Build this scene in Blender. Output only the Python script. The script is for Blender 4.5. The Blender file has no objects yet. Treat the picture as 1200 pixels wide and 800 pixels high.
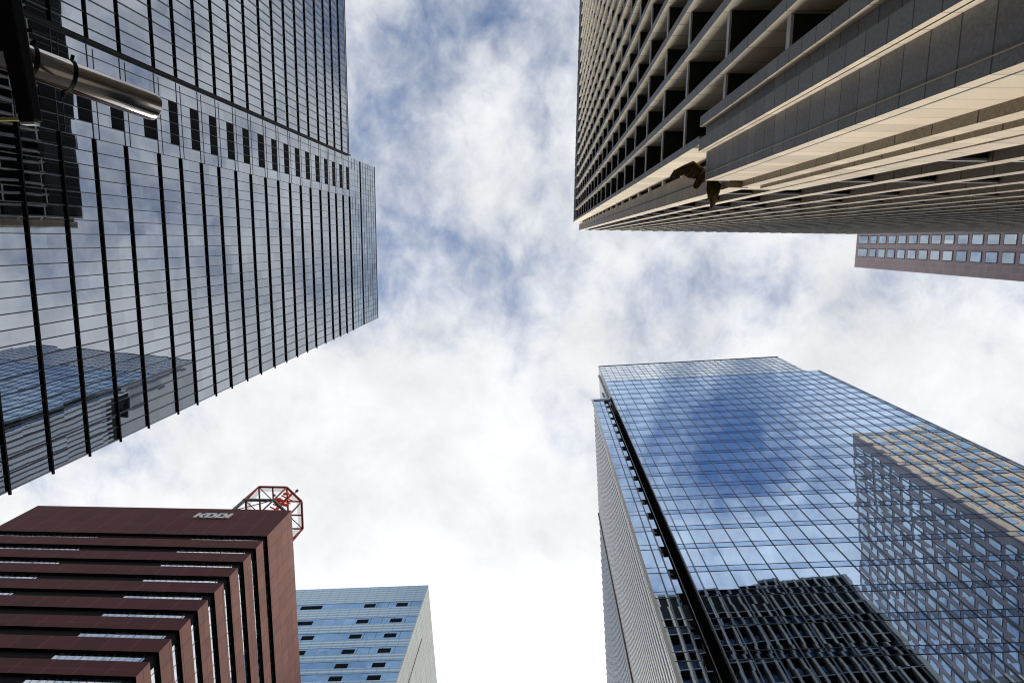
import bpy, math, random
from mathutils import Vector, Matrix
random.seed(7)
S = 0.63                     # metres per survey unit; every building below is laid out in survey units
EYE = 1.6                    # eye height above the pavement, metres
KF = 1.0                     # distance factor of the building being built (1 = survey distance)
GZ = -EYE / S                # the ground in survey units (z = 0 is the eye level)
def factor(k):
    global KF, GZ
    KF = k; GZ = -EYE / S / k
scene = bpy.context.scene
COL = scene.collection

# ------------------------------------------------------------------ camera
cd = bpy.data.cameras.new('camera'); cam = bpy.data.objects.new('camera', cd); COL.objects.link(cam)
right = Vector((0.9988886, 0.0, 0.04713338)); down = Vector((0.00715782, 0.98840153, -0.15169436)); fwd = Vector((-0.04658671, 0.15186314, 0.98730303))
m = Matrix((right, -down, -fwd)).transposed().to_4x4(); m.translation = Vector((0, 0, EYE))
cam.matrix_world = m
cd.sensor_width = 36; cd.lens = 769.06 / 1200 * 36; cd.clip_start = 0.05; cd.clip_end = 6000
scene.camera = cam

# ------------------------------------------------------------------ light
SUN_EL, SUN_AZ = math.radians(36), math.radians(-6)      # azimuth from +Y (south of the street) towards +X
sdir = Vector((math.sin(SUN_AZ) * math.cos(SUN_EL), math.cos(SUN_AZ) * math.cos(SUN_EL), math.sin(SUN_EL)))
sl = bpy.data.lights.new('sun', 'SUN'); sl.energy = 3.4; sl.angle = math.radians(28); sl.color = (1.0, .93, .82)
so = bpy.data.objects.new('sun', sl); COL.objects.link(so); so.rotation_euler = sdir.to_track_quat('Z', 'Y').to_euler()
so.location = (0, 0, 300)
scene.view_settings.view_transform = 'Standard'; scene.view_settings.look = 'None'
scene.view_settings.exposure = 0.0; scene.view_settings.gamma = 1

W = bpy.data.worlds.new('World'); scene.world = W; W.use_nodes = True
nt = W.node_tree; nt.nodes.clear(); N = nt.nodes; L = nt.links
def wn(t, **k):
    n = N.new(t)
    for a, b in k.items(): setattr(n, a, b)
    return n
def wmath(op, a, b=None, c=None, clamp=False):
    n = wn('ShaderNodeMath', operation=op, use_clamp=clamp)
    for i, v in enumerate((a, b, c)):
        if v is None: continue
        if isinstance(v, (int, float)): n.inputs[i].default_value = v
        else: L.new(v, n.inputs[i])
    return n.outputs[0]
out = wn('ShaderNodeOutputWorld')
sky = wn('ShaderNodeTexSky', sky_type='NISHITA', sun_disc=False, sun_elevation=SUN_EL, sun_rotation=SUN_AZ)
sky.air_density = 1.0; sky.dust_density = .6; sky.ozone_density = 2.5
bg1 = wn('ShaderNodeBackground'); bg1.inputs[1].default_value = .15
hs = wn('ShaderNodeHueSaturation'); hs.inputs['Saturation'].default_value = 1.45; hs.inputs['Value'].default_value = 1.0
L.new(sky.outputs[0], hs.inputs['Color']); L.new(hs.outputs[0], bg1.inputs[0])
tc = wn('ShaderNodeTexCoord'); sep = wn('ShaderNodeSeparateXYZ'); L.new(tc.outputs['Generated'], sep.inputs[0])
zc = wmath('MAXIMUM', sep.outputs[2], .06)
u = wmath('DIVIDE', sep.outputs[0], zc); v = wmath('DIVIDE', sep.outputs[1], zc)
cmb = wn('ShaderNodeCombineXYZ'); L.new(u, cmb.inputs[0]); L.new(v, cmb.inputs[1])
def noise(scale, detail, dist, rough=.55, off=(0, 0, 0), stretch=(1, 1, 1), rot=0):
    mp = wn('ShaderNodeMapping'); mp.inputs['Location'].default_value = off; mp.inputs['Scale'].default_value = stretch
    mp.inputs['Rotation'].default_value = (0, 0, rot)
    L.new(cmb.outputs[0], mp.inputs[0])
    n = wn('ShaderNodeTexNoise'); n.inputs['Scale'].default_value = scale; n.inputs['Detail'].default_value = detail
    n.inputs['Distortion'].default_value = dist; n.inputs['Roughness'].default_value = rough
    L.new(mp.outputs[0], n.inputs['Vector']); return n.outputs[0]
def blob(cu, cv, ru, rv, rot=0.0):
    c, s = math.cos(rot), math.sin(rot)
    du = wmath('SUBTRACT', u, cu); dv = wmath('SUBTRACT', v, cv)
    a = wmath('DIVIDE', wmath('ADD', wmath('MULTIPLY', du, c), wmath('MULTIPLY', dv, s)), ru)
    b = wmath('DIVIDE', wmath('ADD', wmath('MULTIPLY', du, -s), wmath('MULTIPLY', dv, c)), rv)
    r2 = wmath('ADD', wmath('MULTIPLY', a, a), wmath('MULTIPLY', b, b))
    return wmath('EXPONENT', wmath('MULTIPLY', r2, -1.0))
n1 = noise(2.4, 9, .3, .56, (3.1, 1.7, 0), (1, 1.15, 1), .5)
n2 = noise(8.0, 8, .35, .60, (7.7, 2.2, 0), (1.15, .9, 1), -.5)
n3 = noise(24.0, 6, .4, .6, (2.7, 4.2, 0), (1.1, .9, 1), -.4)
def cen(n, k): return wmath('MULTIPLY', wmath('SUBTRACT', n, .5), k)
d = wmath('ADD', wmath('ADD', cen(n1, 2.0), cen(n2, 1.35)), wmath('ADD', cen(n3, .7), .70))
# thinner cloud (the sky shows through): centre gap, streak up the middle, clear air north and to the sides
for (cu, cv, ru, rv, rot, amt) in [(-.12, .05, .15, .10, .3, .42), (-.22, -.10, .05, .20, .2, .32), (-.02, -.30, .25, .10, 0, .20), (.32, .08, .25, .05, .1, .30), (.02, .22, .10, .05, .7, .15),
                                   (.24, -.36, .15, .12, -.5, 1.05), (.10, -.60, .20, .14, 0, .5), (.05, -1.1, .5, .35, 0, .6), (.95, -.1, .30, .30, 0, .3), (-.9, -.3, .4, .5, 0, .3)]:
    d = wmath('SUBTRACT', d, wmath('MULTIPLY', blob(cu, cv, ru, rv, rot), amt))
for (cu, cv, ru, rv, rot, amt) in [(-.1, .60, .70, .30, 0, .75), (-.35, .28, .2, .12, 0, .3), (.62, .22, .3, .10, 0, .35), (.12, .02, .05, .14, .5, .25)]:
    d = wmath('ADD', d, wmath('MULTIPLY', blob(cu, cv, ru, rv, rot), amt))
mr = wn('ShaderNodeMapRange', interpolation_type='SMOOTHSTEP'); L.new(d, mr.inputs[0])
mr.inputs[1].default_value = -.25; mr.inputs[2].default_value = 1.0; mr.inputs[3].default_value = .14; mr.inputs[4].default_value = 1.0
# cloud tone: thick parts slightly grey, brighter towards the veiled sun
tone = wmath('ADD', wmath('MULTIPLY', noise(6.0, 9, .15, .62, (1.3, 8.8, 0)), -.62), 1.27)
dot = wmath('ADD', wmath('ADD', wmath('MULTIPLY', sep.outputs[0], sdir.x), wmath('MULTIPLY', sep.outputs[1], sdir.y)), wmath('MULTIPLY', sep.outputs[2], sdir.z))
glow = wmath('POWER', wmath('MAXIMUM', dot, 0), 26.0)
bright = wmath('MULTIPLY', tone, wmath('ADD', wmath('MULTIPLY', glow, 2.7), .965))
bg2 = wn('ShaderNodeBackground'); bg2.inputs[0].default_value = (.965, .975, 1.0, 1); L.new(bright, bg2.inputs[1])
mx = wn('ShaderNodeMixShader'); L.new(mr.outputs[0], mx.inputs[0]); L.new(bg1.outputs[0], mx.inputs[1]); L.new(bg2.outputs[0], mx.inputs[2])
L.new(mx.outputs[0], out.inputs[0])

# ------------------------------------------------------------------ materials
class Mat:
    def __init__(s, name):
        s.m = bpy.data.materials.new(name); s.m.use_nodes = True; s.t = s.m.node_tree; s.t.nodes.clear()
        s.out = s.n('ShaderNodeOutputMaterial')
    def n(s, t, **k):
        x = s.t.nodes.new(t)
        for a, b in k.items(): setattr(x, a, b)
        return x
    def l(s, a, b): s.t.links.new(a, b)
    def put(s, sock, v):
        if hasattr(v, 'links') or hasattr(v, 'is_output'): s.l(v, sock)
        else: sock.default_value = v
    def math(s, op, a, b=None, c=None, clamp=False):
        x = s.n('ShaderNodeMath', operation=op, use_clamp=clamp)
        for i, v in enumerate((a, b, c)):
            if v is not None: s.put(x.inputs[i], v)
        return x.outputs[0]
    def coords(s):
        x = s.n('ShaderNodeTexCoord'); q = s.n('ShaderNodeSeparateXYZ'); s.l(x.outputs['Object'], q.inputs[0]); return x.outputs['Object'], q.outputs
    def mix(s, f, a, b):
        x = s.n('ShaderNodeMix', data_type='RGBA'); s.put(x.inputs[0], f); s.put(x.inputs[6], a); s.put(x.inputs[7], b); return x.outputs[2]
    def noise(s, vec, scale, detail=3, rough=.5, dist=0):
        x = s.n('ShaderNodeTexNoise'); s.l(vec, x.inputs['Vector']); x.inputs['Scale'].default_value = scale; x.inputs['Detail'].default_value = detail
        x.inputs['Roughness'].default_value = rough; x.inputs['Distortion'].default_value = dist; return x
def C4(c): return (c[0], c[1], c[2], 1)

def plain(name, col, rough=.6, metal=0.0, var=.15, scale=2.0):
    M = Mat(name); vec, _ = M.coords(); n = M.noise(vec, scale, 5, .6)
    c = M.mix(n.outputs[0], C4([x * (1 - var) for x in col]), C4([min(1, x * (1 + var)) for x in col]))
    p = M.n('ShaderNodeBsdfPrincipled'); M.l(c, p.inputs['Base Color']); p.inputs['Roughness'].default_value = rough; p.inputs['Metallic'].default_value = metal
    if max(col) < .02: p.inputs['Specular IOR Level'].default_value = .15
    M.l(p.outputs[0], M.out.inputs[0]); return M.m

def grid_lines(M, q, spec):
    """spec: list of (axis index, pitch m, offset m, line width m) -> 1 on a joint line"""
    tot = None
    for ax, pitch, off, w in spec:
        t = M.math('FRACT', M.math('DIVIDE', M.math('ADD', q[ax], off), pitch))
        t = M.math('LESS_THAN', t, w / pitch)
        tot = t if tot is None else M.math('MAXIMUM', tot, t)
    return tot

def stone(name, col, joints, speck=.25, rough=.6, line=.35, fine=60, panel=.15):
    """panelled stone: speckle, panel to panel shade, dark open joints"""
    M = Mat(name); vec, q = M.coords()
    n = M.noise(vec, fine, 2, .7); big = M.noise(vec, .35, 4, .6)
    ids = M.n('ShaderNodeCombineXYZ')
    for k, (ax, pitch, off, w) in enumerate(joints[:3]):
        M.l(M.math('FLOOR', M.math('DIVIDE', M.math('ADD', q[ax], off), pitch)), ids.inputs[k])
    wnz = M.n('ShaderNodeTexWhiteNoise', noise_dimensions='3D'); M.l(ids.outputs[0], wnz.inputs[0])
    f = M.math('ADD', M.math('MULTIPLY', M.math('SUBTRACT', n.outputs[0], .5), speck * 4), 1.0)
    f = M.math('ADD', f, M.math('MULTIPLY', M.math('SUBTRACT', wnz.outputs[0], .5), panel * 2))
    f = M.math('ADD', f, M.math('MULTIPLY', M.math('SUBTRACT', big.outputs[0], .5), .35))
    g = grid_lines(M, q, joints)
    f = M.math('MULTIPLY', f, M.math('SUBTRACT', 1.0, M.math('MULTIPLY', g, 1 - line)))
    vm = M.n('ShaderNodeVectorMath', operation='SCALE'); vm.inputs[0].default_value = col; M.l(f, vm.inputs['Scale'])
    p = M.n('ShaderNodeBsdfPrincipled'); M.l(vm.outputs[0], p.inputs['Base Color']); p.inputs['Roughness'].default_value = rough
    M.l(p.outputs[0], M.out.inputs[0]); return M.m

def glass(name, tint, ax, cw, ch, wob=.006, wave=.006, wscale=.25, inner=(.012, .016, .02), refl=.85, vary=.25, off=(0, 0), band=None, rim=0.0):
    """mirror glazing: every pane tilted a little, rolled-glass waviness, some panes darker; ax 0: panes run along x, 1: along y"""
    M = Mat(name); vec, q = M.coords()
    cu = M.math('DIVIDE', M.math('ADD', q[ax], off[0]), cw); cv = M.math('DIVIDE', M.math('ADD', q[2], off[1]), ch)
    ids = M.n('ShaderNodeCombineXYZ'); M.l(M.math('FLOOR', cu), ids.inputs[0]); M.l(M.math('FLOOR', cv), ids.inputs[1])
    w = M.n('ShaderNodeTexWhiteNoise', noise_dimensions='3D'); M.l(ids.outputs[0], w.inputs[0])
    def vsub(a):
        x = M.n('ShaderNodeVectorMath', operation='SUBTRACT'); M.l(a, x.inputs[0]); x.inputs[1].default_value = (.5, .5, .5); return x.outputs[0]
    def vscale(a, k):
        x = M.n('ShaderNodeVectorMath', operation='SCALE'); M.l(a, x.inputs[0]); x.inputs['Scale'].default_value = k; return x.outputs[0]
    def vadd(a, b):
        x = M.n('ShaderNodeVectorMath', operation='ADD'); M.l(a, x.inputs[0]); M.l(b, x.inputs[1]); return x.outputs[0]
    nz = M.noise(vec, wscale, 2, .5)
    geo = M.n('ShaderNodeNewGeometry')
    nn = vadd(vadd(geo.outputs['Normal'], vscale(vsub(w.outputs['Color']), wob * 2)), vscale(vsub(nz.outputs['Color']), wave * 4))
    no = M.n('ShaderNodeVectorMath', operation='NORMALIZE'); M.l(nn, no.inputs[0])
    gl = M.n('ShaderNodeBsdfGlossy'); gl.inputs['Roughness'].default_value = .015; M.l(no.outputs[0], gl.inputs['Normal'])
    sc = M.math('ADD', M.math('MULTIPLY', M.math('SUBTRACT', w.outputs[0], .5), vary), 1.0)
    if rim:
        fu = M.math('FRACT', cu); fv = M.math('FRACT', cv)
        r = M.math('MAXIMUM', M.math('LESS_THAN', fu, .10), M.math('MULTIPLY', M.math('LESS_THAN', M.math('ABSOLUTE', M.math('SUBTRACT', fu, .80)), .012), 1.0))
        sc = M.math('ADD', sc, M.math('MULTIPLY', r, rim))
    vm = M.n('ShaderNodeVectorMath', operation='SCALE'); vm.inputs[0].default_value = tint; M.l(sc, vm.inputs['Scale'])
    M.l(vm.outputs[0], gl.inputs['Color'])
    # room behind the glass: blinds at different heights in a share of the panes
    fv2 = M.math('FRACT', cv)
    sepc = M.n('ShaderNodeSeparateColor'); M.l(w.outputs['Color'], sepc.inputs[0])
    blind = M.math('MULTIPLY', M.math('GREATER_THAN', fv2, sepc.outputs[1]), M.math('GREATER_THAN', sepc.outputs[2], .6))
    ic = M.mix(blind, C4(inner), C4([min(1, x * 5 + .03) for x in inner]))
    df = M.n('ShaderNodeBsdfDiffuse'); M.l(ic, df.inputs[0])
    fr = M.n('ShaderNodeFresnel'); fr.inputs[0].default_value = 1.5
    k = M.math('ADD', M.math('MULTIPLY', fr.outputs[0], 1 - refl), refl, clamp=True)
    ms = M.n('ShaderNodeMixShader'); M.l(k, ms.inputs[0]); M.l(df.outputs[0], ms.inputs[1]); M.l(gl.outputs[0], ms.inputs[2])
    M.l(ms.outputs[0], M.out.inputs[0]); return M.m

MT = {}
MT['black'] = plain('black_metal', (.004, .004, .0045), .7, 0, .2)
MT['ledge'] = plain('dark_ledge_metal', (.006, .0055, .007), .7, 0, .2)
MT['mull'] = plain('dark_mullion', (.03, .033, .04), .35, .3)
MT['void'] = plain('dark_opening', (.004, .004, .005), .9, 0, .1)
MT['roof'] = plain('roof_membrane', (.2, .2, .19), .9)
MT['whitem'] = plain('pale_metal', (.62, .64, .64), .4, .2)
MT['silver'] = plain('silver_metal', (.36, .38, .42), .35, .6)

# ------------------------------------------------------------------ mesh tools
def R(th): return math.cos(th), math.sin(th)
class Frame:
    """local axes of a building: turned by th about the vertical, origin (x, y, z) in its own turned axes, survey units"""
    def __init__(s, th, o): s.th, s.o, s.k = math.radians(th), o, KF
    def world(s):
        c, sn = R(s.th); x, y, z = s.o
        return Vector(((c * x - sn * y) * S * s.k, (sn * x + c * y) * S * s.k, z * S * s.k + EYE))
def thing(name, label, cat, fr, group=None, kind=None):
    o = bpy.data.objects.new(name, None); COL.objects.link(o); o.location = fr.world(); o.rotation_euler = (0, 0, fr.th)
    o['label'] = label; o['category'] = cat; o.empty_display_size = .5
    if group: o['group'] = group
    o_frames[o.name] = fr
    return o
o_frames = {}
class MB:
    def __init__(s): s.v = []; s.f = []; s.mi = []
    def box(s, x0, x1, y0, y1, z0, z1, m=0):
        """m: one slot or a dict with keys among x- x+ y- y+ z- z+ and d (default)"""
        if x0 > x1: x0, x1 = x1, x0
        if y0 > y1: y0, y1 = y1, y0
        if z0 > z1: z0, z1 = z1, z0
        b = len(s.v)
        s.v += [(x0, y0, z0), (x1, y0, z0), (x1, y1, z0), (x0, y1, z0), (x0, y0, z1), (x1, y0, z1), (x1, y1, z1), (x0, y1, z1)]
        for key, f in (('z-', (3, 2, 1, 0)), ('z+', (4, 5, 6, 7)), ('y-', (0, 1, 5, 4)), ('x+', (1, 2, 6, 5)), ('y+', (2, 3, 7, 6)), ('x-', (3, 0, 4, 7))):
            s.f.append([b + i for i in f]); s.mi.append(m if isinstance(m, int) else m.get(key, m.get('d', 0)))
        return s
    def prism(s, poly, z0, z1, mf=lambda nx, ny: 0, mz=0):
        """poly counter-clockwise seen from above"""
        b = len(s.v); n = len(poly)
        a = sum(poly[i][0] * poly[(i + 1) % n][1] - poly[(i + 1) % n][0] * poly[i][1] for i in range(n))
        if a < 0: poly = poly[::-1]
        s.v += [(x, y, z0) for x, y in poly] + [(x, y, z1) for x, y in poly]
        for i in range(n):
            j = (i + 1) % n; dx, dy = poly[j][0] - poly[i][0], poly[j][1] - poly[i][1]; l = math.hypot(dx, dy) or 1
            s.f.append([b + i, b + j, b + n + j, b + n + i]); s.mi.append(mf(dy / l, -dx / l))
        s.f.append([b + i for i in range(n)][::-1]); s.mi.append(mz); s.f.append([b + n + i for i in range(n)]); s.mi.append(mz)
        return s
    def tube(s, p, q, r0, r1=None, n=10, m=0, caps=True):
        r1 = r0 if r1 is None else r1; p, q = Vector(p), Vector(q); d = (q - p).normalized()
        a = d.orthogonal().normalized(); c = d.cross(a); b = len(s.v)
        for (o, r) in ((p, r0), (q, r1)):
            for i in range(n):
                t = 2 * math.pi * i / n; s.v.append(tuple(o + (a * math.cos(t) + c * math.sin(t)) * r))
        for i in range(n):
            j = (i + 1) % n; s.f.append([b + i, b + j, b + n + j, b + n + i]); s.mi.append(m)
        if caps:
            s.f.append([b + i for i in range(n)][::-1]); s.mi.append(m); s.f.append([b + n + i for i in range(n)]); s.mi.append(m)
        return s
    def bar(s, p, q, w, h=None, m=0):
        """square bar between two points"""
        h = h or w; p, q = Vector(p), Vector(q); d = (q - p).normalized(); up = Vector((0, 0, 1)) if abs(d.z) < .95 else Vector((0, 1, 0))
        a = d.cross(up).normalized(); c = a.cross(d).normalized(); b = len(s.v)
        for o in (p, q):
            for sa, sc in ((-1, -1), (1, -1), (1, 1), (-1, 1)): s.v.append(tuple(o + a * sa * w / 2 + c * sc * h / 2))
        for f in ((0, 1, 2, 3), (7, 6, 5, 4), (0, 4, 5, 1), (1, 5, 6, 2), (2, 6, 7, 3), (3, 7, 4, 0)):
            s.f.append([b + i for i in f]); s.mi.append(m)
        return s
    def build(s, name, mats, parent, smooth=False, bevel=0):
        fr = o_frames[(parent.parent or parent).name] if parent.name not in o_frames else o_frames[parent.name]
        o3 = fr.o; K = S * fr.k
        me = bpy.data.meshes.new(name); me.from_pydata([((x - o3[0]) * K, (y - o3[1]) * K, (z - o3[2]) * K) for x, y, z in s.v], [], s.f)
        if not isinstance(mats, (list, tuple)): mats = [mats]
        for mt in mats: me.materials.append(mt)
        me.polygons.foreach_set('material_index', s.mi)
        if smooth: me.polygons.foreach_set('use_smooth', [True] * len(me.polygons))
        me.update(); o = bpy.data.objects.new(name, me); COL.objects.link(o); o.parent = parent
        if bevel:
            bv = o.modifiers.new('bevel', 'BEVEL'); bv.width = bevel; bv.segments = 2; bv.limit_method = 'ANGLE'
        return o

def flat(name, x0, x1, y0, y1, z, mat):
    me = bpy.data.meshes.new(name); me.from_pydata([(x0, y0, z), (x1, y0, z), (x1, y1, z), (x0, y1, z)], [], [[0, 1, 2, 3]]); me.materials.append(mat)
    o = bpy.data.objects.new(name, me); COL.objects.link(o); o['kind'] = 'structure'; return o

# ------------------------------------------------------------------ ground
flat('ground', -3000, 3000, -3000, 3000, 0, plain('street_asphalt', (.05, .05, .052), .9, 0, .2, .6))
flat('pavement', -3.0, 60, -1.2, 3.0, .12, stone('paving_stone', (.28, .27, .25), [(0, .6, 0, .01), (1, .6, 0, .01)], .1))
curb = bpy.data.objects.new('kerb', None)
bpy.data.objects.remove(curb)

# ================================================================== LEFT GLASS TOWER
factor(.76)
FX = -60.5
fr = Frame(.443, (FX, 28.6, GZ))
lt = thing('glass_tower', 'tall grey mirror glass office tower with black horizontal ledges and a row of dark vents', 'office tower', fr)
YS, YN, YE, YV = -25.35, -95.0, 28.6, -13.0
HT, HN = 238.0, 206.2
ledges = [75.3, 82.0, 88.5, 95.3, 103.6, 109.8, 116.5, 122.8, 129.6, 136.3, 143.6, 150.5, 157.5, 164.5, 171.5, 179, 186.0, 192.6, 199.5, 206.2]
low = [75.3 - 6.7 * k for k in range(12, 0, -1)]
levels = low + ledges
bot = levels[0]
gL = glass('tower_glass_east', (.45, .485, .53), 1, 1.809 * S * KF, 3.4 * S * KF, .0022, .0016, .35, (.02, .024, .028), .86, .16, (0, 0), rim=.13)
gL2 = glass('tower_glass_upper', (.42, .49, .56), 1, 1.809 * S * KF, 3.25 * S * KF, .004, .003, .35, (.02, .024, .028), .86, .3, (0, 0), rim=.1)
gLs = glass('tower_glass_south', (.52, .56, .60), 0, 1.83 * S, 3.4 * S, .004, .003, .35, (.02, .024, .028), .85, .2)
MB().box(-100, FX - .35, YN, YE - .35, GZ, HN - .5, 0).box(-100, FX - .35, YS, YE - .35, HN - .5, HT - .4, 0).build('core', MT['black'], lt)
MB().box(-100.2, FX - .05, YN, YS, HN - .6, HN, 0).build('roof', MT['roof'], lt)
MB().box(-100.2, FX - .05, YS, YE, HT - .5, HT, 0).build('roof', MT['roof'], lt)
zz = [GZ] + levels
for i in range(len(zz) - 1):
    z0, z1 = zz[i], zz[i + 1]
    MB().box(FX - .3, FX, YS + .05, YE, z0 + .04, z1 - .04).build('glazed_storey', gL, lt)
    MB().box(FX - .3, FX - .02, YN, YS - .05, z0 + .04, z1 - .04).build('glazed_storey', gL, lt)
    MB().box(-100, FX - .36, YE - .3, YE - .02, z0, z1).build('glazed_storey', gLs, lt)
topz = [206.2, 212.6, 219.0, 225.6, 231.8, 237.6]
for i in range(5):
    MB().box(FX - .3, FX, YS + .05, YE, topz[i] + .04, topz[i + 1] - .04).build('glazed_storey', gL2, lt)
    MB().box(-100, FX - .36, YE - .3, YE - .02, topz[i], topz[i + 1]).build('glazed_storey', gLs, lt)
# black ledges, one per storey pair; they stop at the vent strip
for z in levels:
    last = z == levels[-1]
    MB().box(FX + .01, FX + .28, YV, YE + .5, z - .13, z + .11).build('ledge', MT['ledge'], lt)
    MB().box(FX + .01, FX + .24, YN, YS - .35, z - .15 + .3, z + .06 + .3).build('ledge', MT['ledge'], lt)
    MB().box(FX + .01, FX + .06, YS + .35, YV - .02, z - .07, z + .07).build('transom', MT['mull'], lt)
MB().box(FX + .01, FX + .22, YS + .3, YE + .1, 218.9, 219.2).build('ledge', MT['ledge'], lt)
for z in (212.6, 225.6, 231.8): MB().box(FX + .01, FX + .07, YS + .3, YE, z - .07, z + .07).build('transom', MT['mull'], lt)
# vertical mullions
ym = [YV + (YE - YV) / 23 * k for k in range(1, 23)]
for y in ym: MB().box(FX + .005, FX + .13, y - .055, y + .055, GZ, HT - .3).build('mullion', MT['mull'], lt)
rows = [-23.7, -21.8, -20.1, -18.4, -16.6, -15.0, YV]
for y in rows: MB().box(FX + .005, FX + .10, y - .045, y + .045, GZ, HT - .3).build('mullion', MT['mull'], lt)
for k in range(1, 38):
    y = YS - 1.86 * k
    if y > YN: MB().box(FX + .005, FX + .12, y - .055, y + .055, GZ, HN).build('mullion', MT['mull'], lt)
MB().box(FX + .01, FX + .75, YS - .28, YS + .0, GZ, HN + .4).build('edge_fin', MT['ledge'], lt)
MB().box(FX - .3, FX + .10, YE - .02, YE + .12, GZ, HT).build('corner_trim', MT['silver'], lt)
MB().box(FX - .4, FX + .12, YS - .1, YE + .1, HT - .25, HT + .05).build('parapet', MT['mull'], lt)
# strip between the fin and the vents: half-storey transoms, then black vent openings
for i, z in enumerate(ledges[:-1]):
    z1 = ledges[i + 1]
    MB().box(FX + .008, FX + .05, YS + .6, YV - .05, z + 1.15, z + 1.24).build('transom', MT['mull'], lt)
    MB().box(FX + .01, FX + .045, -21.75, -15.05, z1 - .42 * (z1 - z) + .1, z1 - .1).build('vent_opening', MT['void'], lt)
MB().box(FX + .01, FX + .05, -21.75, -13.05, 206.4, 212.4, 0).build('vent_opening', gL2, lt)
# small storey lines in the glazed field half way up (seen in the crown only)
for z in (209.4, 215.8, 222.3, 228.7, 234.8): MB().box(FX + .005, FX + .05, YS + .3, YE, z - .04, z + .04).build('transom', MT['mull'], lt)

# ================================================================== STONE TOWER (top right)
factor(.908)
fr = Frame(.846, (8.05, -3.0, GZ))
tt = thing('stone_tower', 'office tower with deep grey and beige stone fins and black window recesses', 'office tower', fr)
T1, TY = 6.65, -2.4
granite = stone('grey_granite', (.180, .185, .196), [(2, 1.02, .3, .035)], .26, .55, .2, 26)
beige = stone('beige_stone', (.74, .64, .49), [(2, 1.02, .3, .035)], .05, .6, .4, 30)
tile = stone('granite_panel', (.180, .185, .196), [(2, .52, .3, .022)], .3, .55, .15, 24)
beige_t = stone('beige_panel', (.74, .63, .48), [(2, .52, .3, .02)], .05, .6, .5, 30)
winT = glass('tower_window_glass', (.10, .12, .15), 1, 1.4, 2.2, .004, .002, .4, (.004, .005, .006), .5, .3)
granite_bounce = stone('bounce_tinted_granite', (.215, .180, .135), [(2, 1.02, .3, .035)], .28, .55, .2, 26)  # same grey granite, tinted with warm light bounced off the beige stone
tile_bounce = stone('bounce_tinted_panel', (.215, .180, .135), [(2, .9, .3, .03)], .35, .55, .15, 24)
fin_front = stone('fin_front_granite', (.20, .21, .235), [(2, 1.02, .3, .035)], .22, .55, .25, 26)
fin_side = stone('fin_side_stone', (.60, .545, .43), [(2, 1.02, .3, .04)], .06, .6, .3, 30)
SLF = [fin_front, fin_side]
SL = [granite, beige]; SLW = [granite_bounce, beige]
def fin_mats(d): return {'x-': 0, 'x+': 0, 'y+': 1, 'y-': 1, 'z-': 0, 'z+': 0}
FH = [1.2, 7.4, 13.7, 20.1, 26.8, 34.0, 40.3, 46.6] + [52.5 + 5.86 * k for k in range(16)]      # storey slabs
FT = 141.0; TT = 151.9
XE = 68.5
YB = -60.0
MB().box(9.4, XE - 1, YB, -3.9, GZ, TT - 1.5).build('core', MT['black'], tt)
MB().box(9.0, XE - .8, YB, -3.6, TT - 1.5, TT - .9).build('roof', MT['roof'], tt)
f1 = [-4.57 - 2.27 * k for k in range(1, 25)]          # upper edges (north) of the west fins
for y in f1:
    MB().box(T1, 9.3, y, y + .40, GZ, FT, fin_mats(0)).build('fin', SLF, tt)
# corner fin (above the stepped base it is narrower)
MB().box(T1, 8.35, -4.57, -4.21, 29.8, TT, fin_mats(0)).build('corner_fin', SL, tt)
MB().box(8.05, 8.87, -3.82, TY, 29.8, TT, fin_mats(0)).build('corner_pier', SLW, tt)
MB().box(8.87, 9.4, -4.5, TY - .9, 29.8, TT, 0).build('corner_wall', MT['black'], tt)
MB().box(8.03, 8.046, -3.10, -3.06, 29.9, TT - .3, 0).build('joint_strip', MT['black'], tt)
# stepped corner base
def mf(nx, ny): return 0 if abs(nx) > .5 else 1
MB().prism([(T1, -4.43), (T1, -3.91), (9.3, -3.91), (9.3, -4.43)], GZ, 29.8, mf, 0).build('base_pier', [tile, beige_t], tt)
MB().prism([(7.0, -3.905), (7.0, -2.695), (9.3, -2.695), (9.3, -3.905)], GZ, 29.8, mf, 0).build('base_pier', [tile, beige_t], tt)
MB().prism([(8.59, -2.69), (8.59, -2.437), (11.4, -2.437), (11.4, -2.69)], GZ, 31.2, mf, 0).build('base_pier', [tile_bounce, beige_t], tt)
MB().prism([(9.09, -2.43), (9.09, -2.296), (9.69, -2.296), (9.69, -2.43)], GZ, 28.8, mf, 0).build('base_pier', [tile_bounce, beige_t], tt)
MB().prism([(T1, -5.36), (T1, -4.94), (9.3, -4.94), (9.3, -5.36)], GZ, 29.8, mf, 0).build('base_pier', [tile, beige_t], tt)
MB().box(6.88, 9.2, -4.935, -4.435, GZ, 29.6, 0).build('recessed_panel', tile, tt)
MB().box(6.985, 6.998, -2.99, -2.965, GZ, 29.7).build('joint_strip', plain('bronze_joint', (.30, .25, .15), .5), tt)
MB().box(7.3, 7.34, -2.70, -2.688, GZ, 29.7).build('joint_strip', MT['mull'], tt)
MB().box(6.80, 6.83, -3.912, -3.90, GZ, 29.7).build('joint_strip', MT['mull'], tt)
# south fins
f2 = [10.35 + 2.38 * k for k in range(0, 25) if 10.35 + 2.38 * k < XE - 1]
for x in f2:
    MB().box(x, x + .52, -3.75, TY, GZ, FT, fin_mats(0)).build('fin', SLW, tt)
MB().box(XE - 1.0, XE, -5.5, TY - .02, GZ, TT, fin_mats(0)).build('end_pier', [granite, beige], tt)
MB().box(XE - .9, XE, YB, -5.6, GZ, TT).build('east_wall', granite, tt)
MB().box(T1 + .05, XE, YB - .6, YB - .02, GZ, TT, 1).build('north_wall', SL, tt)
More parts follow.
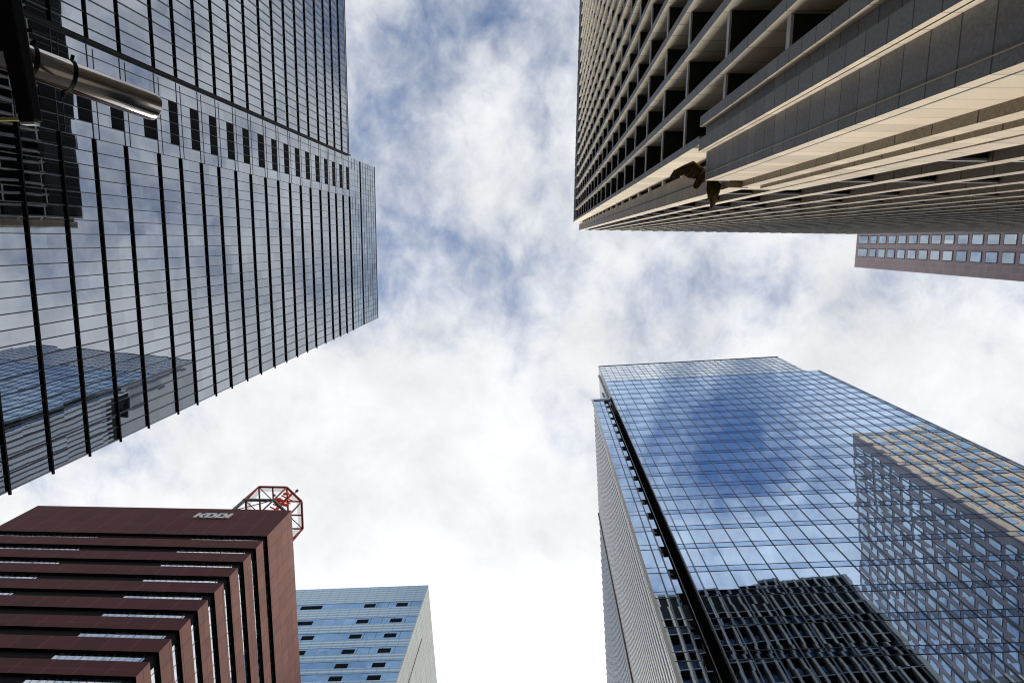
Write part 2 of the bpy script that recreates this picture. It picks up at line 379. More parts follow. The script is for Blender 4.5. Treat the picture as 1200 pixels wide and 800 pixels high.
# slab edges: a pale bar and a deep soffit behind it, its shade painted dark
soff = plain('dark_shaded_soffit', (.02, .02, .02), .8)
bar2 = plain('south_slab_metal', (.62, .62, .64), .5, .1)
bar = plain('slab_edge_metal', (.66, .67, .70), .45, .1)
for z in FH:
    b1 = MB()
    for y in f1:
        y0, y1 = y + .405, y + 2.265
        if y == f1[0]: y1 = -4.575 if z > 29.8 else -5.365
        b1.box(T1 + .22, T1 + .30, y0, y1, z, z + .30, 0); b1.box(T1 + .30, 9.3, y0, y1, z + .02, z + .5, 1)
    if z > 30:
        b1.box(8.1, 8.3, -4.205, -3.825, z, z + .4, 0)
    b1.build('slab_edge', [bar, soff], tt)
    b2 = MB(); xs = [8.87] + [x + .525 for x in f2[:-1]]
    for x0, x1 in zip(xs, f2):
        if x0 < 9.9 and z < 31: continue
        b2.box(x0 + .003, x1 - .003, -2.53, -2.45, z, z + .15, 0); b2.box(x0 + .003, x1 - .003, -3.75, -2.531, z + .01, z + .5, 1)
    b2.build('slab_edge', [bar2, soff], tt)
# crown: black louvre band behind the fins' heads
MB().box(T1 + .08, 9.3, YB, -4.62, FT + .02, TT, 0).build('crown_band', MT['black'], tt)
for k, y in enumerate(f1):
    MB().box(T1, T1 + .078, y, y + .14, FT + .05, TT - .1, 0).build('crown_rib', MT['mull'], tt)
# stone spandrels fill most of the upper south bays
MB().box(8.9, XE - 1, -3.6, -3.0, FT + .02, TT - 1, 0).build('crown_band', MT['black'], tt)
MB().box(8.9, XE - 1.01, -3.7, -2.52, TT - .98, TT - .02, 0).build('coping', granite, tt)
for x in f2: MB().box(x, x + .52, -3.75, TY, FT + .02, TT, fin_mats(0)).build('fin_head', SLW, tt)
# windows between slabs: the hundred nearest are single parts
wins = []
for fz, z in enumerate(FH[:-1]):
    z1 = FH[fz + 1]
    for y in f1:
        y0, y1 = y + .41, y + 2.26
        if y == f1[0]: y1 = -4.58 if z > 29 else -5.37
        wins.append((math.hypot(8, y) + .9 * z if z > 8 else 1e3 + z, ('w', y0, y1, z + .51, z1 - .01)))
    for x0, x1 in zip(xs, f2):
        if x0 < 9.9 and z < 31: continue
        wins.append((60 + math.hypot(x0, 3) + 1.5 * z, ('s', x0 + .005, x1 - .005, z + .43, z1 - .01)))
wins.sort(); rest = MB()
def win_geo(mb, w):
    k, a, b, z0, z1 = w
    if k == 'w':
        mb.box(9.30, 9.36, a, b, z0, z1, 1); mb.box(9.22, 9.295, a, a + .07, z0, z1, 0); mb.box(9.22, 9.295, (a + b) / 2 - .03, (a + b) / 2 + .03, z0, z1, 0)
    else:
        mb.box(a, b, -3.85, -3.76, z0, z1, 1)
for i, (_, w) in enumerate(wins):
    if i < 100:
        mb = MB(); win_geo(mb, w); mb.build('window', [MT['mull'], winT], tt)
    else: win_geo(rest, w)
o = rest.build('window', [MT['mull'], winT], tt); o['kind'] = 'stuff'
# lower east wing of the same tower
MB().box(XE + .02, 104, YB, -2.75, GZ, 112, 0).build('wing', [granite], tt)
for k in range(15):
    x = XE + .3 + 2.38 * k
    MB().box(x, x + .5, -2.745, -2.35, GZ, 112, fin_mats(0)).build('wing_fin', SL, tt)
for z in FH:
    if z < 110: MB().box(XE + .05, 104, -2.744, -2.6, z, z + .4).build('wing_slab', MT['whitem'], tt)

# ================================================================== BLUE GLASS TOWER (lower right)
factor(1.0)
fr = Frame(-3.70, (14.8, 39.5, GZ))
gt = thing('blue_glass_tower', 'tall blue mirror glass tower with fine mullion grid and ribbed grey side wing', 'office tower', fr)
GY, GX0, GX1 = 39.5, 14.8, 69.2
GH = 200.5
pitch = 5.2
fl = [73.0 - 5.45 * k for k in range(13, 0, -1)] + [73.0, 78.9, 84.2, 89.5, 94.5, 99.4, 104.6, 109.4, 114.9, 120.6, 126.0, 131.0, 136.4, 141.6, 146.6, 151.8, 157.0, 162.2, 167.3, 172.3, 177.2]
gB = glass('blue_glass', (.58, .755, .98), 0, 2.37 * S, 3.6 * S, .003, .0042, .13, (.01, .02, .035), .88, .12, (0, 0))
gB2 = glass('blue_spandrel_glass', (.42, .60, .88), 0, 2.37 * S, 1.5 * S, .004, .0045, .15, (.01, .02, .035), .86, .15, (0, 0))
gBt = glass('blue_glass_crown', (.80, .88, .96), 0, 1.67 * S, 3.6 * S, .004, .006, .2, (.03, .05, .07), .88, .14, (0, 0))
gBs = glass('side_glass', (.62, .70, .80), 1, 1.7 * S, 5.2 * S, .006, .006, .2, (.02, .03, .04), .8, .2, (0, 0))
fmul = plain('grid_mullion', (.13, .155, .20), .4, .3)
MB().box(GX0 + .4, GX1 - .2, GY + .4, 100, GZ, 199, 0).box(GX1 - .2, 72.0, GY + .4, 100, GZ, 176, 0).build('core', MT['black'], gt)
MB().box(GX0 + .2, GX1 - .1, GY + .25, 100, 199.01, 199.5).build('roof', MT['roof'], gt)
for i, z in enumerate([GZ] + fl[:-1]):
    z1 = fl[i]
    MB().box(GX0, 72.4, GY, GY + .3, z + 1.36 if z > GZ else z, z1 - .04).build('glazed_storey', gB, gt)
for z in fl:
    MB().box(GX0, 72.4, GY + .01, GY + .31, z + .04, z + 1.28).build('spandrel_band', gB2, gt)
    MB().box(GX0, 72.4, GY - .035, GY + .005, z - .05, z + .04).build('transom', fmul, gt)
    MB().box(GX0, 72.4, GY - .02, GY + .005, z + 1.28, z + 1.35).build('transom', fmul, gt)
# crown screen
cz = [178.6, 182.2, 185.8, 189.4, 193.0, 196.6, 200.4]
for a, b in zip(cz, cz[1:]):
    MB().box(GX0, GX1, GY, GY + .12, a + .05, b - .05).build('crown_glass', gBt, gt)
    MB().box(GX0, GX1, GY - .04, GY + .005, a - .06, a + .05).build('transom', fmul, gt)
MB().box(GX0 - .05, GX1 + .05, GY - .14, GY + .2, 200.36, 200.6).build('parapet_rail', fmul, gt)
k = 0
x = GX0 + 1.67
while x < GX1:
    MB().box(x - .028, x + .028, GY - .09, GY + .004, 178.5, 200.35).build('mullion', fmul, gt); x += 1.67
x = GX0 + 2.37
while x < 72:
    MB().box(x - .038, x + .038, GY - .10, GY + .004, GZ, 178.5 if x < GX1 else 177).build('mullion', fmul, gt); x += 2.37
MB().box(GX0 + .85, GX0 + .95, GY - .16, GY + .004, GZ, 170).build('mullion', MT['silver'], gt)
MB().box(GX0 - .06, GX0 + .08, GY - .16, GY + .30, GZ, 200.4).build('corner_trim', MT['silver'], gt)
MB().box(72.36, 72.5, GY - .16, GY + .3, GZ, 178.3).build('corner_trim', MT['silver'], gt)
MB().box(GX1, 72.4, GY, GY + .3, 177.3, 178.4).build('crown_glass', gBt, gt)
MB().box(72.1, 72.39, GY + .31, 100, GZ, 178).build('east_glazing', gBs, gt)
# dark re-entrant groove and the stepped ladder of landings inside it
MB().box(GX0 + .01, GX0 + .39, GY + .31, 60, GZ, 163).build('groove_wall', MT['black'], gt)
MB().box(12.5, GX0 + .4, GY + 3.2, GY + 3.6, GZ, 160).build('groove_back', MT['black'], gt)
for i, z in enumerate(fl):
    if z < 158:
        MB().box(12.5, 12.5 + .3 + .2 * (i % 2), GY + .35, GY + .7, z + .1, z + .45).build('landing', MT['mull'], gt)
        MB().box(12.5, 13.3, GY + .40, GY + .55, z + 1.6, z + 4.6).build('landing_glass', gB, gt)
for xx_, yy_ in ((13.4, 2.6), (14.0, 1.6), (13.0, 3.0)):
    MB().box(xx_, xx_ + .10, GY + yy_, GY + yy_ + .1, GZ, 157).build('post', MT['silver'], gt)
# left wing: two bays of glass in front, ribbed blades along its side
WX, WY1 = 9.85, 112.0
MB().box(WX + .4, GX0, GY + 3.65, WY1 - .4, GZ, 149).box(WX + .4, 12.45, GY + .35, GY + 3.6, GZ, 156).build('wing_core', MT['black'], gt)
for i, z in enumerate([GZ] + fl[:-1]):
    z1 = fl[i]
    if z1 < 159:
        MB().box(WX + .15, 12.5, GY, GY + .3, z + .05 if z > GZ else z, z1 - .05).build('wing_glazed_storey', gB, gt)
for z in fl:
    if z < 159:
        MB().box(WX + .15, 12.5, GY - .03, GY + .305, z - .05, z + .05).build('transom', fmul, gt)
        MB().box(WX + .15, 12.5, GY - .02, GY - .002, z + 1.28, z + 1.35).build('transom', fmul, gt)
MB().box(WX + .15, 14.1, GY - .12, GY + .3, 157.1, 158.6).build('wing_parapet', fmul, gt)
for x in (11.45, 12.42): MB().box(x - .05, x + .05, GY - .16, GY - .001, GZ, 157).build('mullion', fmul, gt)
MB().box(WX - .28, WX + .14, GY - .18, GY + .06, GZ, 158.6).build('wing_corner_trim', plain('cream_trim', (.92, .90, .84), .5), gt)
rib = plain('rib_metal', (.36, .40, .46), .5, .2); ribn = plain('rib_nose_metal', (.75, .77, .8), .5, .1)
MB().box(WX + .1, WX + .39, GY + .32, WY1, GZ, 149.6).build('side_wall', gBs, gt)
y = GY + .45; n = 0
while y < 64.6:
    MB().box(WX - .19, WX + .09, y, y + .5, GZ, 151.0, 0).box(WX - .28, WX - .192, y - .02, y + .5, GZ, 151.1, 1).build('rib', [rib, ribn], gt); y += 1.22; n += 1
ribf = plain('flat_rib_metal', (.52, .57, .64), .5, .2)
MB().box(WX - .50, WX + .09, 65.2, 65.8, GZ, 150.2).build('vertical_slot', plain('brown_slot', (.10, .085, .06), .6), gt)
y = 66.1
while y < WY1 - 1:
    MB().box(WX - .21, WX + .09, y, y + .5, GZ, 151.0, 0).box(WX - .25, WX - .212, y - .02, y + .5, GZ, 151.1, 1).build('rib', [ribf, rib], gt); y += 1.9
# bare fins rising past the wing beside the main block
for y0, zt in ((40.6, 193), (43.4, 182), (46.4, 173)):
    MB().box(14.0, 14.55, y0, y0 + .5, 157, zt).build('crown_blade', fmul, gt)
MB().box(12.8, GX0, GY + 1.0, 48, 163.2, 163.6).build('crown_bracket', MT['silver'], gt)
MB().box(GX0, GX0 + .39, GY + .31, 100, 163.1, 200.3).build('side_screen', plain('pale_screen', (.7, .72, .74), .5), gt)

# ================================================================== MAROON OFFICE (lower left)
fr = Frame(-.08, (-64.57, 68.65, GZ))
kt = thing('maroon_office', 'maroon tiled office block with wrap-around bands and recessed black window strips', 'office building', fr)
KX, KY, KH = -64.57, 68.65, 158.0
KXL, KYB = -132.4, 118.0
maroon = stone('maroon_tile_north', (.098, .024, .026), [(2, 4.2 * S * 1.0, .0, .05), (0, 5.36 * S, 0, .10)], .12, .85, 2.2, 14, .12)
maroon_lit = stone('maroon_tile_east_lit', (.56, .26, .19), [(2, 3.78 * S, .9, .07), (1, 3.75 * S, .2, .07)], .12, .7, .4, 12, .10)  # same tile as the north face, its stronger daylight painted in as lighter colour
soffK = plain('black_shaded_soffit', (.006, .006, .007), .8)  # undersides get little light; their shade is put into this black
gK = glass('office_strip_glass_north', (.80, .86, .90), 0, 1.15 * S, 2.5 * S, .006, .004, .3, (.03, .03, .035), .8, .12)
gK2 = glass('office_strip_glass_east', (.95, .98, 1.0), 1, 1.4 * S, 2.5 * S, .006, .004, .3, (.03, .03, .035), .85, .12)
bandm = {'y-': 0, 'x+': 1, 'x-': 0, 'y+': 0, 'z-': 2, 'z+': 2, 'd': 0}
KI = .58
MB().box(KXL + KI + .25, KX - KI - .25, KY + KI + .25, KYB - 1, GZ, KH - 1).build('core', MT['black'], kt)
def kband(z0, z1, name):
    MB().box(KXL, KX, KY, KYB, z0, z1, bandm).build(name, [maroon, maroon_lit, soffK], kt)
kband(142.95, KH, 'parapet_band')
zb = [136.75 - 6.32 * k for k in range(22)]
tops = []
for z in zb:
    kband(z, z + 3.72, 'wall_band'); tops.append(z + 3.72)
ups = [142.95] + zb[:-1]
kf = plain('strip_frame', (.03, .03, .032), .5)
for i, (t, uo) in enumerate(zip(tops, ups)):
    if uo < 60: break
    MB().box(-105, -82.2, KY + KI, KY + KI + .2, t, uo, 0).build('dark_reflection', soffK, kt)  # added panel: a dark reflection in the strip glass, painted as solid black
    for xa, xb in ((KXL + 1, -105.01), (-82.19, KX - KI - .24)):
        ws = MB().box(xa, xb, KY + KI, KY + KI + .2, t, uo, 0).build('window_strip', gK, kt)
        fm = MB(); x = xa + 1.0; q_ = 0
        while x < xb - .3:
            hw = .07 if q_ % 4 == 3 else .035
            fm.box(x - hw, x + hw, KY + KI - .03, KY + KI - .002, t + .01, uo - .01); x += 1.3; q_ += 1
        fm.build('frame', kf, ws)
    n = MB(); n.box(KX - KI - .2, KX - KI, KY + KI + .25, KYB - 1, t, uo, 0); ws = n.build('window_strip', gK2, kt)
    fm = MB(); y = KY + 3.2
    while y < KYB - 2: fm.box(KX - KI + .002, KX - KI + .03, y - .06, y + .06, t + .01, uo - .01); y += 2.9
    fm.build('frame', kf, ws)
    MB().box(KX - 1.9, KX - KI + .04, KY + KI - .04, KY + 2.2, t + .005, uo - .005).build('corner_infill', soffK, kt)
MB().box(KXL + .3, KX - .3, KY + .3, KYB - .3, KH - .02, KH + .02).build('roof', MT['roof'], kt)

# company letters on the parapet band
fr2 = Frame(-.08, (-83.0, 68.6, 151.9))
sg = thing('rooftop_sign', 'white raised company letters high on the maroon parapet', 'sign', fr2)
white = plain('sign_white', (.82, .82, .80), .5)
LH, SH = 2.55, .62
def lx(x, z): return -87.45 + x + SH * 0 + (z / LH) * .35, z
def stroke(mb, pts, depth=.32):
    b = len(mb.v); n = len(pts)
    for yy in (68.60 - depth, 68.60):
        for (x, z) in pts:
            X_, Z_ = lx(x, z); mb.v.append((X_, yy, 151.95 + Z_))
    mb.f.append([b + i for i in range(n)]); mb.mi.append(0); mb.f.append([b + n + i for i in range(n)][::-1]); mb.mi.append(0)
    for i in range(n):
        j = (i + 1) % n; mb.f.append([b + i, b + n + i, b + n + j, b + j]); mb.mi.append(0)
mb = MB()
stroke(mb, [(0, 0), (.75, 0), (.75, LH), (0, LH)]); stroke(mb, [(.95, 1.28), (2.0, 2.55), (2.95, 2.55), (1.75, 1.28)]); stroke(mb, [(.95, 1.22), (1.75, 1.22), (2.75, 0), (1.8, 0)])
mb.build('letter', white, sg)
def dee(x0):
    mb = MB()
    stroke(mb, [(x0, 0), (x0 + .7, 0), (x0 + .7, 1.95), (x0, 1.95)])
    stroke(mb, [(x0, 2.0), (x0 + 2.35, 2.0), (x0 + 2.0, 2.55), (x0, 2.55)])
    stroke(mb, [(x0 + 1.75, .6), (x0 + 2.5, .75), (x0 + 2.45, 1.95), (x0 + 1.75, 1.95)])
    stroke(mb, [(x0 + .75, 0), (x0 + 2.1, 0), (x0 + 2.48, .7), (x0 + 1.72, .55), (x0 + .75, .55)])
    mb.build('letter', white, sg)
dee(2.75); dee(5.5)
mb = MB(); stroke(mb, [(8.25, 0), (9.0, 0), (9.0, LH), (8.25, LH)]); mb.build('letter', white, sg)

# red octagonal antenna frame on the roof
fr3 = Frame(-.08, (-76.6, 77.2, KH + .05))
at = thing('antenna_frame', 'red octagonal steel antenna frame with cross braces above the maroon roof', 'antenna tower', fr3)
red = plain('red_oxide_paint', (.42, .035, .028), .55); grey = plain('grey_steel', (.16, .15, .15), .5); orange = plain('orange_paint', (.85, .09, .02), .5)
OC = [(-80.6, 69.2), (-72.5, 69.2), (-68.4, 73.4), (-68.5, 81.6), (-72.5, 85.6), (-80.6, 85.6), (-84.7, 81.6), (-84.7, 73.4)]
def ring(h, w, mt, name, ins=1.0, wh=None):
    mb = MB(); pts = [(-76.6 + (x + 76.6) * ins, 77.4 + (y - 77.4) * ins, h) for x, y in OC]
    for i in range(8): mb.bar(pts[i], pts[(i + 1) % 8], w, wh or w)
    mb.build(name, mt, at); return pts
top = ring(175, .48, red, 'ring_beam'); inn = [(-76.6 + (x + 76.6) * .82, 77.4 + (y - 77.4) * .82, 175) for x, y in OC]; lowr = ring(165.6, .6, grey, 'lower_ring_beam')
def chord(x0, y0, x1, y1, w=.34, mt=red, h=175, nm='cross_beam'): MB().bar((x0, y0, h), (x1, y1, h), w).build(nm, mt, at)
for x in (-80.6, -72.5): chord(x, 69.2, x, 73.4); chord(x, 81.6, x, 85.6)
for y in (73.4, 81.6): chord(-84.7, y, -80.6, y); chord(-72.5, y, -68.4, y)
for y in (73.4, 81.6): chord(-80.6, y, -72.5, y, .4)
for x in (-80.6, -72.5): chord(x, 73.4, x, 81.6, .4)
chord(-76.6, 69.2, -76.6, 73.4); chord(-76.6, 81.6, -76.6, 85.6); chord(-84.7, 77.5, -80.6, 77.5); chord(-72.5, 77.5, -68.4, 77.5)
for (a_, b_) in (((-80.6, 69.2), (-76.6, 73.4)), ((-72.5, 69.2), (-76.6, 73.4)), ((-68.4, 73.4), (-72.5, 77.5)), ((-68.4, 81.6), (-72.5, 77.5)), ((-84.7, 73.4), (-80.6, 77.5)), ((-84.7, 81.6), (-80.6, 77.5)), ((-80.6, 85.6), (-76.6, 81.6)), ((-72.5, 85.6), (-76.6, 81.6))):
    chord(a_[0], a_[1], b_[0], b_[1], .2, grey, 174.9, 'diagonal_brace')
for i in range(8):
    MB().bar(lowr[i], (OC[i][0], OC[i][1], KH), .34).build('leg', grey, at)
    MB().bar(top[i], lowr[i], .34).build('strut', grey if i > 4 else red, at)
    MB().bar((OC[i][0], OC[i][1], KH), lowr[(i + 1) % 8], .2).build('diagonal_brace', grey, at)
Mg = Mat('grating'); tr = Mg.n('ShaderNodeBsdfTransparent'); dfp = Mg.n('ShaderNodeBsdfDiffuse'); dfp.inputs[0].default_value = (.75, .55, .52, 1)
vec, q = Mg.coords(); mxs = Mg.n('ShaderNodeMixShader'); mxs.inputs[0].default_value = .38; Mg.l(tr.outputs[0], mxs.inputs[1]); Mg.l(dfp.outputs[0], mxs.inputs[2]); Mg.l(mxs.outputs[0], Mg.out.inputs[0])
mb = MB()
for i in range(8):
    a, b, c, d2 = top[i], top[(i + 1) % 8], inn[(i + 1) % 8], inn[i]
    bb = len(mb.v); mb.v += [(p_[0], p_[1], 175.3) for p_ in (a, b, c, d2)]; mb.f.append([bb, bb + 1, bb + 2, bb + 3]); mb.mi.append(0)
mb.build('walkway_grating', Mg.m, at)
# radio mast in the middle with drums
MB().tube((-72.6, 72.6, KH), (-72.6, 72.6, 178), .5, .4).build('mast', orange, at)
for (x, y, z, r) in ((-72.0, 70.6, 173, .9), (-73.9, 71.8, 172, 1.0), (-71.4, 73.0, 171, .9)):
    MB().tube((x, y, z), (x, y - .5, z + .1), r, r * .8, 14).build('dish', orange, at)
for k_ in range(5):
    zz0 = 166 + 2 * k_; MB().bar((-73.7, 71.3, zz0), (-71.3, 73.7, zz0 + 2), .28).bar((-71.3, 71.3, zz0 + 2), (-73.7, 73.7, zz0), .28).build('lattice_brace', orange, at)
MB().tube((-75.6, 70.9, 173.2), (-75.2, 70.9, 173.2), .35, .35, 10).build('dish', grey, at)
MB().tube((-70.6, 71.3, 175.2), (-69.9, 70.5, 175.4), .14, .14, 8).tube((-70.0, 70.6, 175.4), (-69.5, 70.1, 175.5), .42, .34, 10).build('floodlight', grey, at)

# ================================================================== BLUE BANDED OFFICE (bottom, behind)
factor(1.10)
fr = Frame(-3.74, (-44.25, 109.4, GZ))
mt_ = thing('banded_office', 'blue and pale striped glass office with small black windows and a cream end wall', 'office building', fr)
MX, MY, MH = -44.25, 109.43, 200.0
gM = glass('louvre_band_glass', (.46, .57, .66), 0, 3.5 * S, 1.45 * S, .004, .004, .3, (.09, .12, .15), .72, .12)
gMb = glass('window_band_glass', (.25, .42, .66), 0, 3.5 * S, 3.5 * S, .004, .004, .3, (.03, .06, .12), .75, .10)
Ml = Mat('pale_louvre'); vec, q = Ml.coords()
fz_ = Ml.math('FRACT', Ml.math('DIVIDE', q[2], 1.45 * S)); gx = grid_lines(Ml, q, [(0, 3.5 * S, 0, .05)])
cc = Ml.mix(Ml.math('GREATER_THAN', fz_, .52), (.20, .33, .46, 1), (.42, .52, .60, 1)); cc = Ml.mix(gx, cc, (.05, .09, .14, 1))
pr = Ml.n('ShaderNodeBsdfPrincipled'); Ml.l(cc, pr.inputs['Base Color']); pr.inputs['Roughness'].default_value = .18; pr.inputs['Metallic'].default_value = .75
Ml.l(pr.outputs[0], Ml.out.inputs[0])
cream = stone('cream_panel', (.90, .91, .79), [(1, 2.6 * S, 0, .16), (2, 7.1 * S, 0, .16)], .03, .6, .62, 10, .03)
MB().box(-130, MX - .3, MY + .3, 146, GZ, MH - .5).build('core', MT['black'], mt_)
MB().box(-130, MX - .1, MY + .1, 146, MH - .49, MH - .1).build('roof', MT['roof'], mt_)
MB().box(MX - .28, MX, MY + .02, 146, GZ, MH).build('end_wall', cream, mt_)
wb = [190.6, 182.0, 174.4, 167.3, 161.0, 156.0 - .2]
while wb[-1] > 20: wb.append(wb[-1] - 6.6)
prev = MH
for i, z in enumerate(wb):
    MB().box(-130, MX + .02, MY - .02, MY + .28, z + .01, prev - .01).build('louvre_band', Ml.m, mt_)
    zl = z - (3.3 if i < 3 else 2.9)
    wbo = MB().box(-130, MX + .02, MY + .05, MY + .28, zl, z); wbo.build('window_band', gMb, mt_)
    for j in range(22):
        x = MX - 3.55 * (j + 1)
        MB().box(x - .05, x + .05, MY - .0, MY + .045, zl, z).build('mullion', MT['mull'], mt_) if j < 4 and i < 4 else None
    if i < 7:
        h0, h1 = z - .9, z - .9 - 1.8
        for xa, xb in ((-52.4, -48.85), (-62.6, -59.1)) + (((-83, -76.2),) if i < 2 else ((-76.8, -73.2),)):
            MB().box(xa, xb, MY - .03, MY + .045, h1, h0).build('window', MT['void'], mt_)
    prev = zl
MB().box(MX + .002, MX + .12, 118.0, 118.2, GZ, 184).box(MX + .002, MX + .12, 133.2, 133.4, GZ, 184).build('stair_window_frame', MT['black'], mt_)
MB().box(MX + .002, MX + .05, 118.2, 133.2, GZ, 183.8).build('stair_bay', cream, mt_)

# ================================================================== GREY-PINK TOWER (far right)
factor(1.0)
fr = Frame(.4, (92.8, 7.0, GZ))
st = thing('pink_stone_tower', 'mauve pink stone tower with a grid of small square pale windows, far right', 'office tower', fr)
SX, SY, SHt = 92.8, 7.2, 201.5
pink = stone('shaded_mauve_stone', (.30, .230, .232), [(1, 1.22 * S, 0, .05), (2, 2.47 * S, .3, .07)], .06, .6, 1.35, 10, .08)  # side away from the sun, its shade put into the colour
tan_sunlit = stone('sunlit_tan_stone', (.52, .34, .21), [(0, 1.22 * S, 0, .03), (2, 2.47 * S, .3, .03)], .06, .6, .8, 10, .08)  # same stone as the mauve side, sunlight put into its warmer colour
gS = glass('square_window_glass', (.72, .80, .84), 1, 4.9, 3.1, .012, .006, .5, (.05, .07, .08), .7, .35)
gS2 = glass('square_window_glass_south', (.62, .72, .80), 0, 4.9, 3.1, .012, .006, .5, (.05, .07, .08), .6, .35)
frm = plain('window_frame_dark', (.02, .022, .026), .5)
MB().box(SX, 150, -75, SY, GZ, SHt, {'x-': 0, 'y+': 1, 'd': 0}).build('wall', [pink, tan_sunlit], st)
rest = MB(); rest2 = MB(); cnt = 0
zs = [198.0 - 4.98 * k + .0 for k in range(32)]
for k, z in enumerate(zs):
    z0, z1 = z - 3.4, z
    if k == 0: z1 = 199.9
    for c_, (a, b) in enumerate([(-1.85, .1), (1.78, 3.85)] + [(-1.85 - 3.65 * j, -1.85 - 3.65 * j + 1.98) for j in range(1, 19)]):
        if c_ < 2 and k < 26:
            w = MB().box(SX - .05, SX - .002, a - .17, b + .17, z0 - .22, z1 + .22).build('window', frm, st)
            MB().box(SX - .08, SX - .052, a, b, z0, z1).build('pane', gS, w)
        else:
            rest.box(SX - .05, SX - .002, a - .17, b + .17, z0 - .22, z1 + .22, 0); rest.box(SX - .08, SX - .052, a, b, z0, z1, 1)
    for j in range(15):
        a = SX + 2 + 3.65 * j; rest.box(a - .12, a + 2.1, SY + .002, SY + .05, z0 - .12, z1 + .12, 0); rest.box(a, a + 1.98, SY + .052, SY + .08, z0, z1, 2)
o = rest.build('window', [frm, gS, gS2], st); o['kind'] = 'stuff'
MB().box(SX - .25, SX + .3, 2.9, 3.2, SHt - 66.3, SHt - 66).build('bracket_lamp', MT['black'], st) if False else None
MB().box(SX + .3, 149, -74, SY - .3, SHt, SHt + .3).build('roof', MT['roof'], st)

# ================================================================== BRONZE EAGLE on the stepped pier
factor(.908)
fe = Frame(.846, (7.4, -3.2, 29.8))
eg = thing('eagle_sculpture', 'dark bronze eagle sculpture with spread wings on the stone tower corner ledge', 'sculpture', fe)
bronze = Mat('old_bronze'); vec, q = bronze.coords(); nz = bronze.noise(vec, 9, 5, .6); wv = bronze.n('ShaderNodeTexWave'); bronze.l(vec, wv.inputs[0]); wv.inputs['Scale'].default_value = 13; wv.inputs['Distortion'].default_value = 3
cc = bronze.mix(wv.outputs[0], (.006, .005, .004, 1), (.16, .11, .03, 1)); pr = bronze.n('ShaderNodeBsdfPrincipled'); bronze.l(cc, pr.inputs['Base Color']); pr.inputs['Metallic'].default_value = .7; pr.inputs['Roughness'].default_value = .5; bronze.l(pr.outputs[0], bronze.out.inputs[0])
def spline_tube(pts, radii, n=10):
    mb = MB(); P = [Vector(p) for p in pts]
    b = 0
    for i, p in enumerate(P):
        t = (P[min(i + 1, len(P) - 1)] - P[max(i - 1, 0)]).normalized(); a = t.orthogonal().normalized() if i == 0 else (a - t * a.dot(t)).normalized(); c = t.cross(a)
        for k in range(n):
            an = 2 * math.pi * k / n; mb.v.append(tuple(p + (a * math.cos(an) + c * math.sin(an)) * radii[i]))
    for i in range(len(P) - 1):
        for k in range(n):
            j = (k + 1) % n; mb.f.append([i * n + k, i * n + j, (i + 1) * n + j, (i + 1) * n + k]); mb.mi.append(0)
    mb.f.append(list(range(n))[::-1]); mb.mi.append(0); mb.f.append([(len(P) - 1) * n + k for k in range(n)]); mb.mi.append(0)
    return mb
Z0 = 31.0
body = spline_tube([(7.95, -3.35, 30.6), (7.7, -3.25, 30.75), (7.4, -3.1, 30.9), (7.18, -2.95, 31.0), (7.0, -2.75, 31.02), (6.9, -2.62, 30.98)], [.10, .26, .30, .25, .17, .13]).build('body', bronze.m, eg, True)
hd = spline_tube([(7.0, -2.75, 31.0), (6.93, -2.6, 31.0), (6.87, -2.5, 30.96), (6.83, -2.42, 30.88)], [.15, .17, .13, .03]).build('head', bronze.m, eg, True)
def wing(root, elbow, tip, trail, nf, lenf, name='wing'):
    """arm along the leading edge and long feathers fanned from it towards the trailing direction"""
    r_, e_, t_, tr_ = map(Vector, (root, elbow, tip, trail)); w = spline_tube([r_, (r_ + e_) / 2 + Vector((0, 0, .08)), e_, (e_ + t_) / 2, t_], [.17, .15, .12, .09, .03]).build(name, bronze.m, eg, True)
    for i in range(nf):
        f = i / (nf - 1); s = r_.lerp(e_, f * 2) if f < .5 else e_.lerp(t_, f * 2 - 1)
        dv = (tr_ - s).normalized(); dv = (dv * (1 - f * .55) + (t_ - e_).normalized() * f * .55).normalized(); ln = lenf * (.75 + .35 * math.sin(f * math.pi)) * (1 - .25 * f)
        side = Vector((0, 0, 1)).cross(dv).normalized() * .062; e2 = s + dv * ln + Vector((0, 0, -.06 * (i % 2)))
        mb = MB(); th = Vector((0, 0, .035))
        pts = [s - side, s + side, s + dv * ln * .8 + side * .9, e2, s + dv * ln * .8 - side * .9]
        mb.v = [tuple(p + th) for p in pts] + [tuple(p - th) for p in pts]; mb.f = [[0, 1, 2, 3, 4], [9, 8, 7, 6, 5]] + [[k, k + 5, (k + 1) % 5 + 5, (k + 1) % 5] for k in range(5)]; mb.mi = [0] * 7
        mb.build('feather', bronze.m, w)
wing((7.25, -3.15, 31.1), (6.75, -3.58, 31.25), (5.95, -3.25, 31.1), (6.1, -2.5, 31.0), 11, .78)
wing((7.45, -2.95, 31.0), (7.95, -2.60, 31.1), (7.85, -1.98, 31.0), (7.35, -1.62, 30.9), 12, .95)
MB().tube((7.4, -3.1, 29.8), (7.4, -3.1, 30.75), .10, .07).tube((7.62, -3.2, 29.8), (7.6, -3.2, 30.7), .10, .07).build('legs', bronze.m, eg)

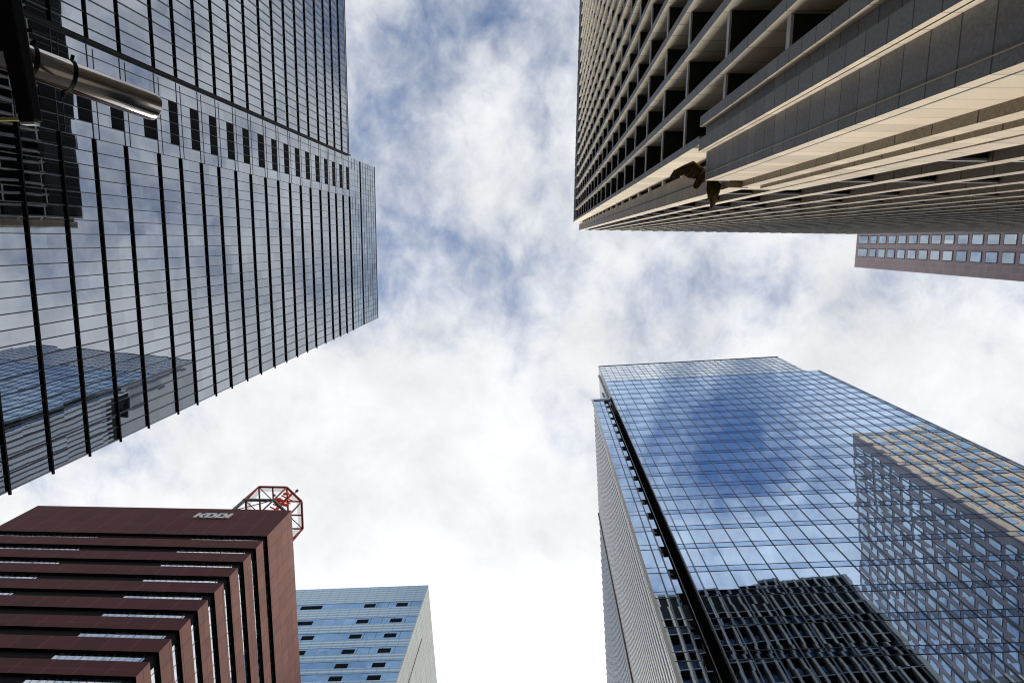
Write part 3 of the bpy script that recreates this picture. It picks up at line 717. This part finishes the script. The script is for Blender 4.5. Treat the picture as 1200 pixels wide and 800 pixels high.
# ================================================================== STEEL STREET LAMP over the street (near, top left)
factor(1.0)
fl_ = Frame(.846, (-7.6, -2.2, GZ))
sp = thing('street_lamp', 'polished steel tube street lamp on a tapered black arm, close overhead', 'street lamp', fl_)
steel = Mat('polished_steel'); vec, q = steel.coords(); nz = steel.noise(vec, 3, 2); pr = steel.n('ShaderNodeBsdfPrincipled'); pr.inputs['Metallic'].default_value = 1; pr.inputs['Roughness'].default_value = .13; pr.inputs['Base Color'].default_value = (.50, .455, .42, 1); steel.l(pr.outputs[0], steel.out.inputs[0])
A, B = Vector((-6.28, -2.06, 6.95)), Vector((-5.2, -1.67, 8.9)); ax_ = (B - A).normalized()
def on(t): return A + ax_ * t
LL = (B - A).length
spline_tube([on(0), on(LL - .10), on(LL - .03), on(LL)], [.185, .180, .172, .15], 48).build('lamp_tube', steel.m, sp, True)
MB().tube(on(LL + .002), on(LL + .01), .125, .12, 30).build('lens_cap', MT['black'], sp)
for t in (LL - 1.10, LL - 1.50):
    cl = MB().tube(on(t), on(t + .045), .197, .197, 40).build('clamp', MT['black'], sp)
    for s_ in (-1, 1):
        pv = ax_.cross(Vector((0, 0, 1))).normalized() * s_ * .195; MB().tube(on(t + .02) + pv, on(t + .02) + pv * 1.3, .02, .02, 8).build('bolt', MT['black'], cl)
MB().tube(on(LL - .95) + Vector((0, 0, -.175)), on(LL - .95) + Vector((0, 0, -.19)), .02, .02, 8).build('rivet', MT['whitem'], sp)
# tapered arm, passing under the tube, up to its post outside the frame
mb = MB(); a0, a1 = Vector((-5.65, -4.0, 6.80)), Vector((-5.27, -1.12, 6.75)); dd = (a1 - a0).normalized(); sd = dd.cross(Vector((0, 0, 1))).normalized()
vs = []
for p_, w_, h_ in ((a0, .135, .11), (a1, .080, .07)):
    for s1, s2 in ((-1, -1), (1, -1), (1, 1), (-1, 1)): vs.append(tuple(p_ + sd * s1 * w_ + Vector((0, 0, s2 * h_))))
mb.v = vs; mb.f = [[0, 1, 2, 3], [7, 6, 5, 4], [0, 4, 5, 1], [1, 5, 6, 2], [2, 6, 7, 3], [3, 7, 4, 0]]; mb.mi = [0] * 6
mb.build('arm', MT['black'], sp, False, .012)
MB().box(-6.2, -5.48, -4.4, -1.80, 6.72, 6.86).build('arm_joint', MT['black'], sp)
MB().tube((-5.9, -4.6, GZ), (-5.9, -4.6, 7.3), .22, .16, 16).build('post', MT['black'], sp)
MB().box(-5.35, -5.20, -1.115, -1.09, 6.70, 6.78).build('arm_cap', MT['whitem'], sp)
MB().tube((-6.2, -1.15, 6.8), (-5.3, -1.14, 6.7), .02, .02, 8).build('cable', plain('yellow_cable', (.4, .38, .1), .5), sp)
MB().bar((-5.46, -2.06, 6.8), (-5.28, -2.04, 6.9), .035).build('hook', MT['black'], sp)

scene.render.engine = 'CYCLES'
scene.cycles.filter_width = 1.1
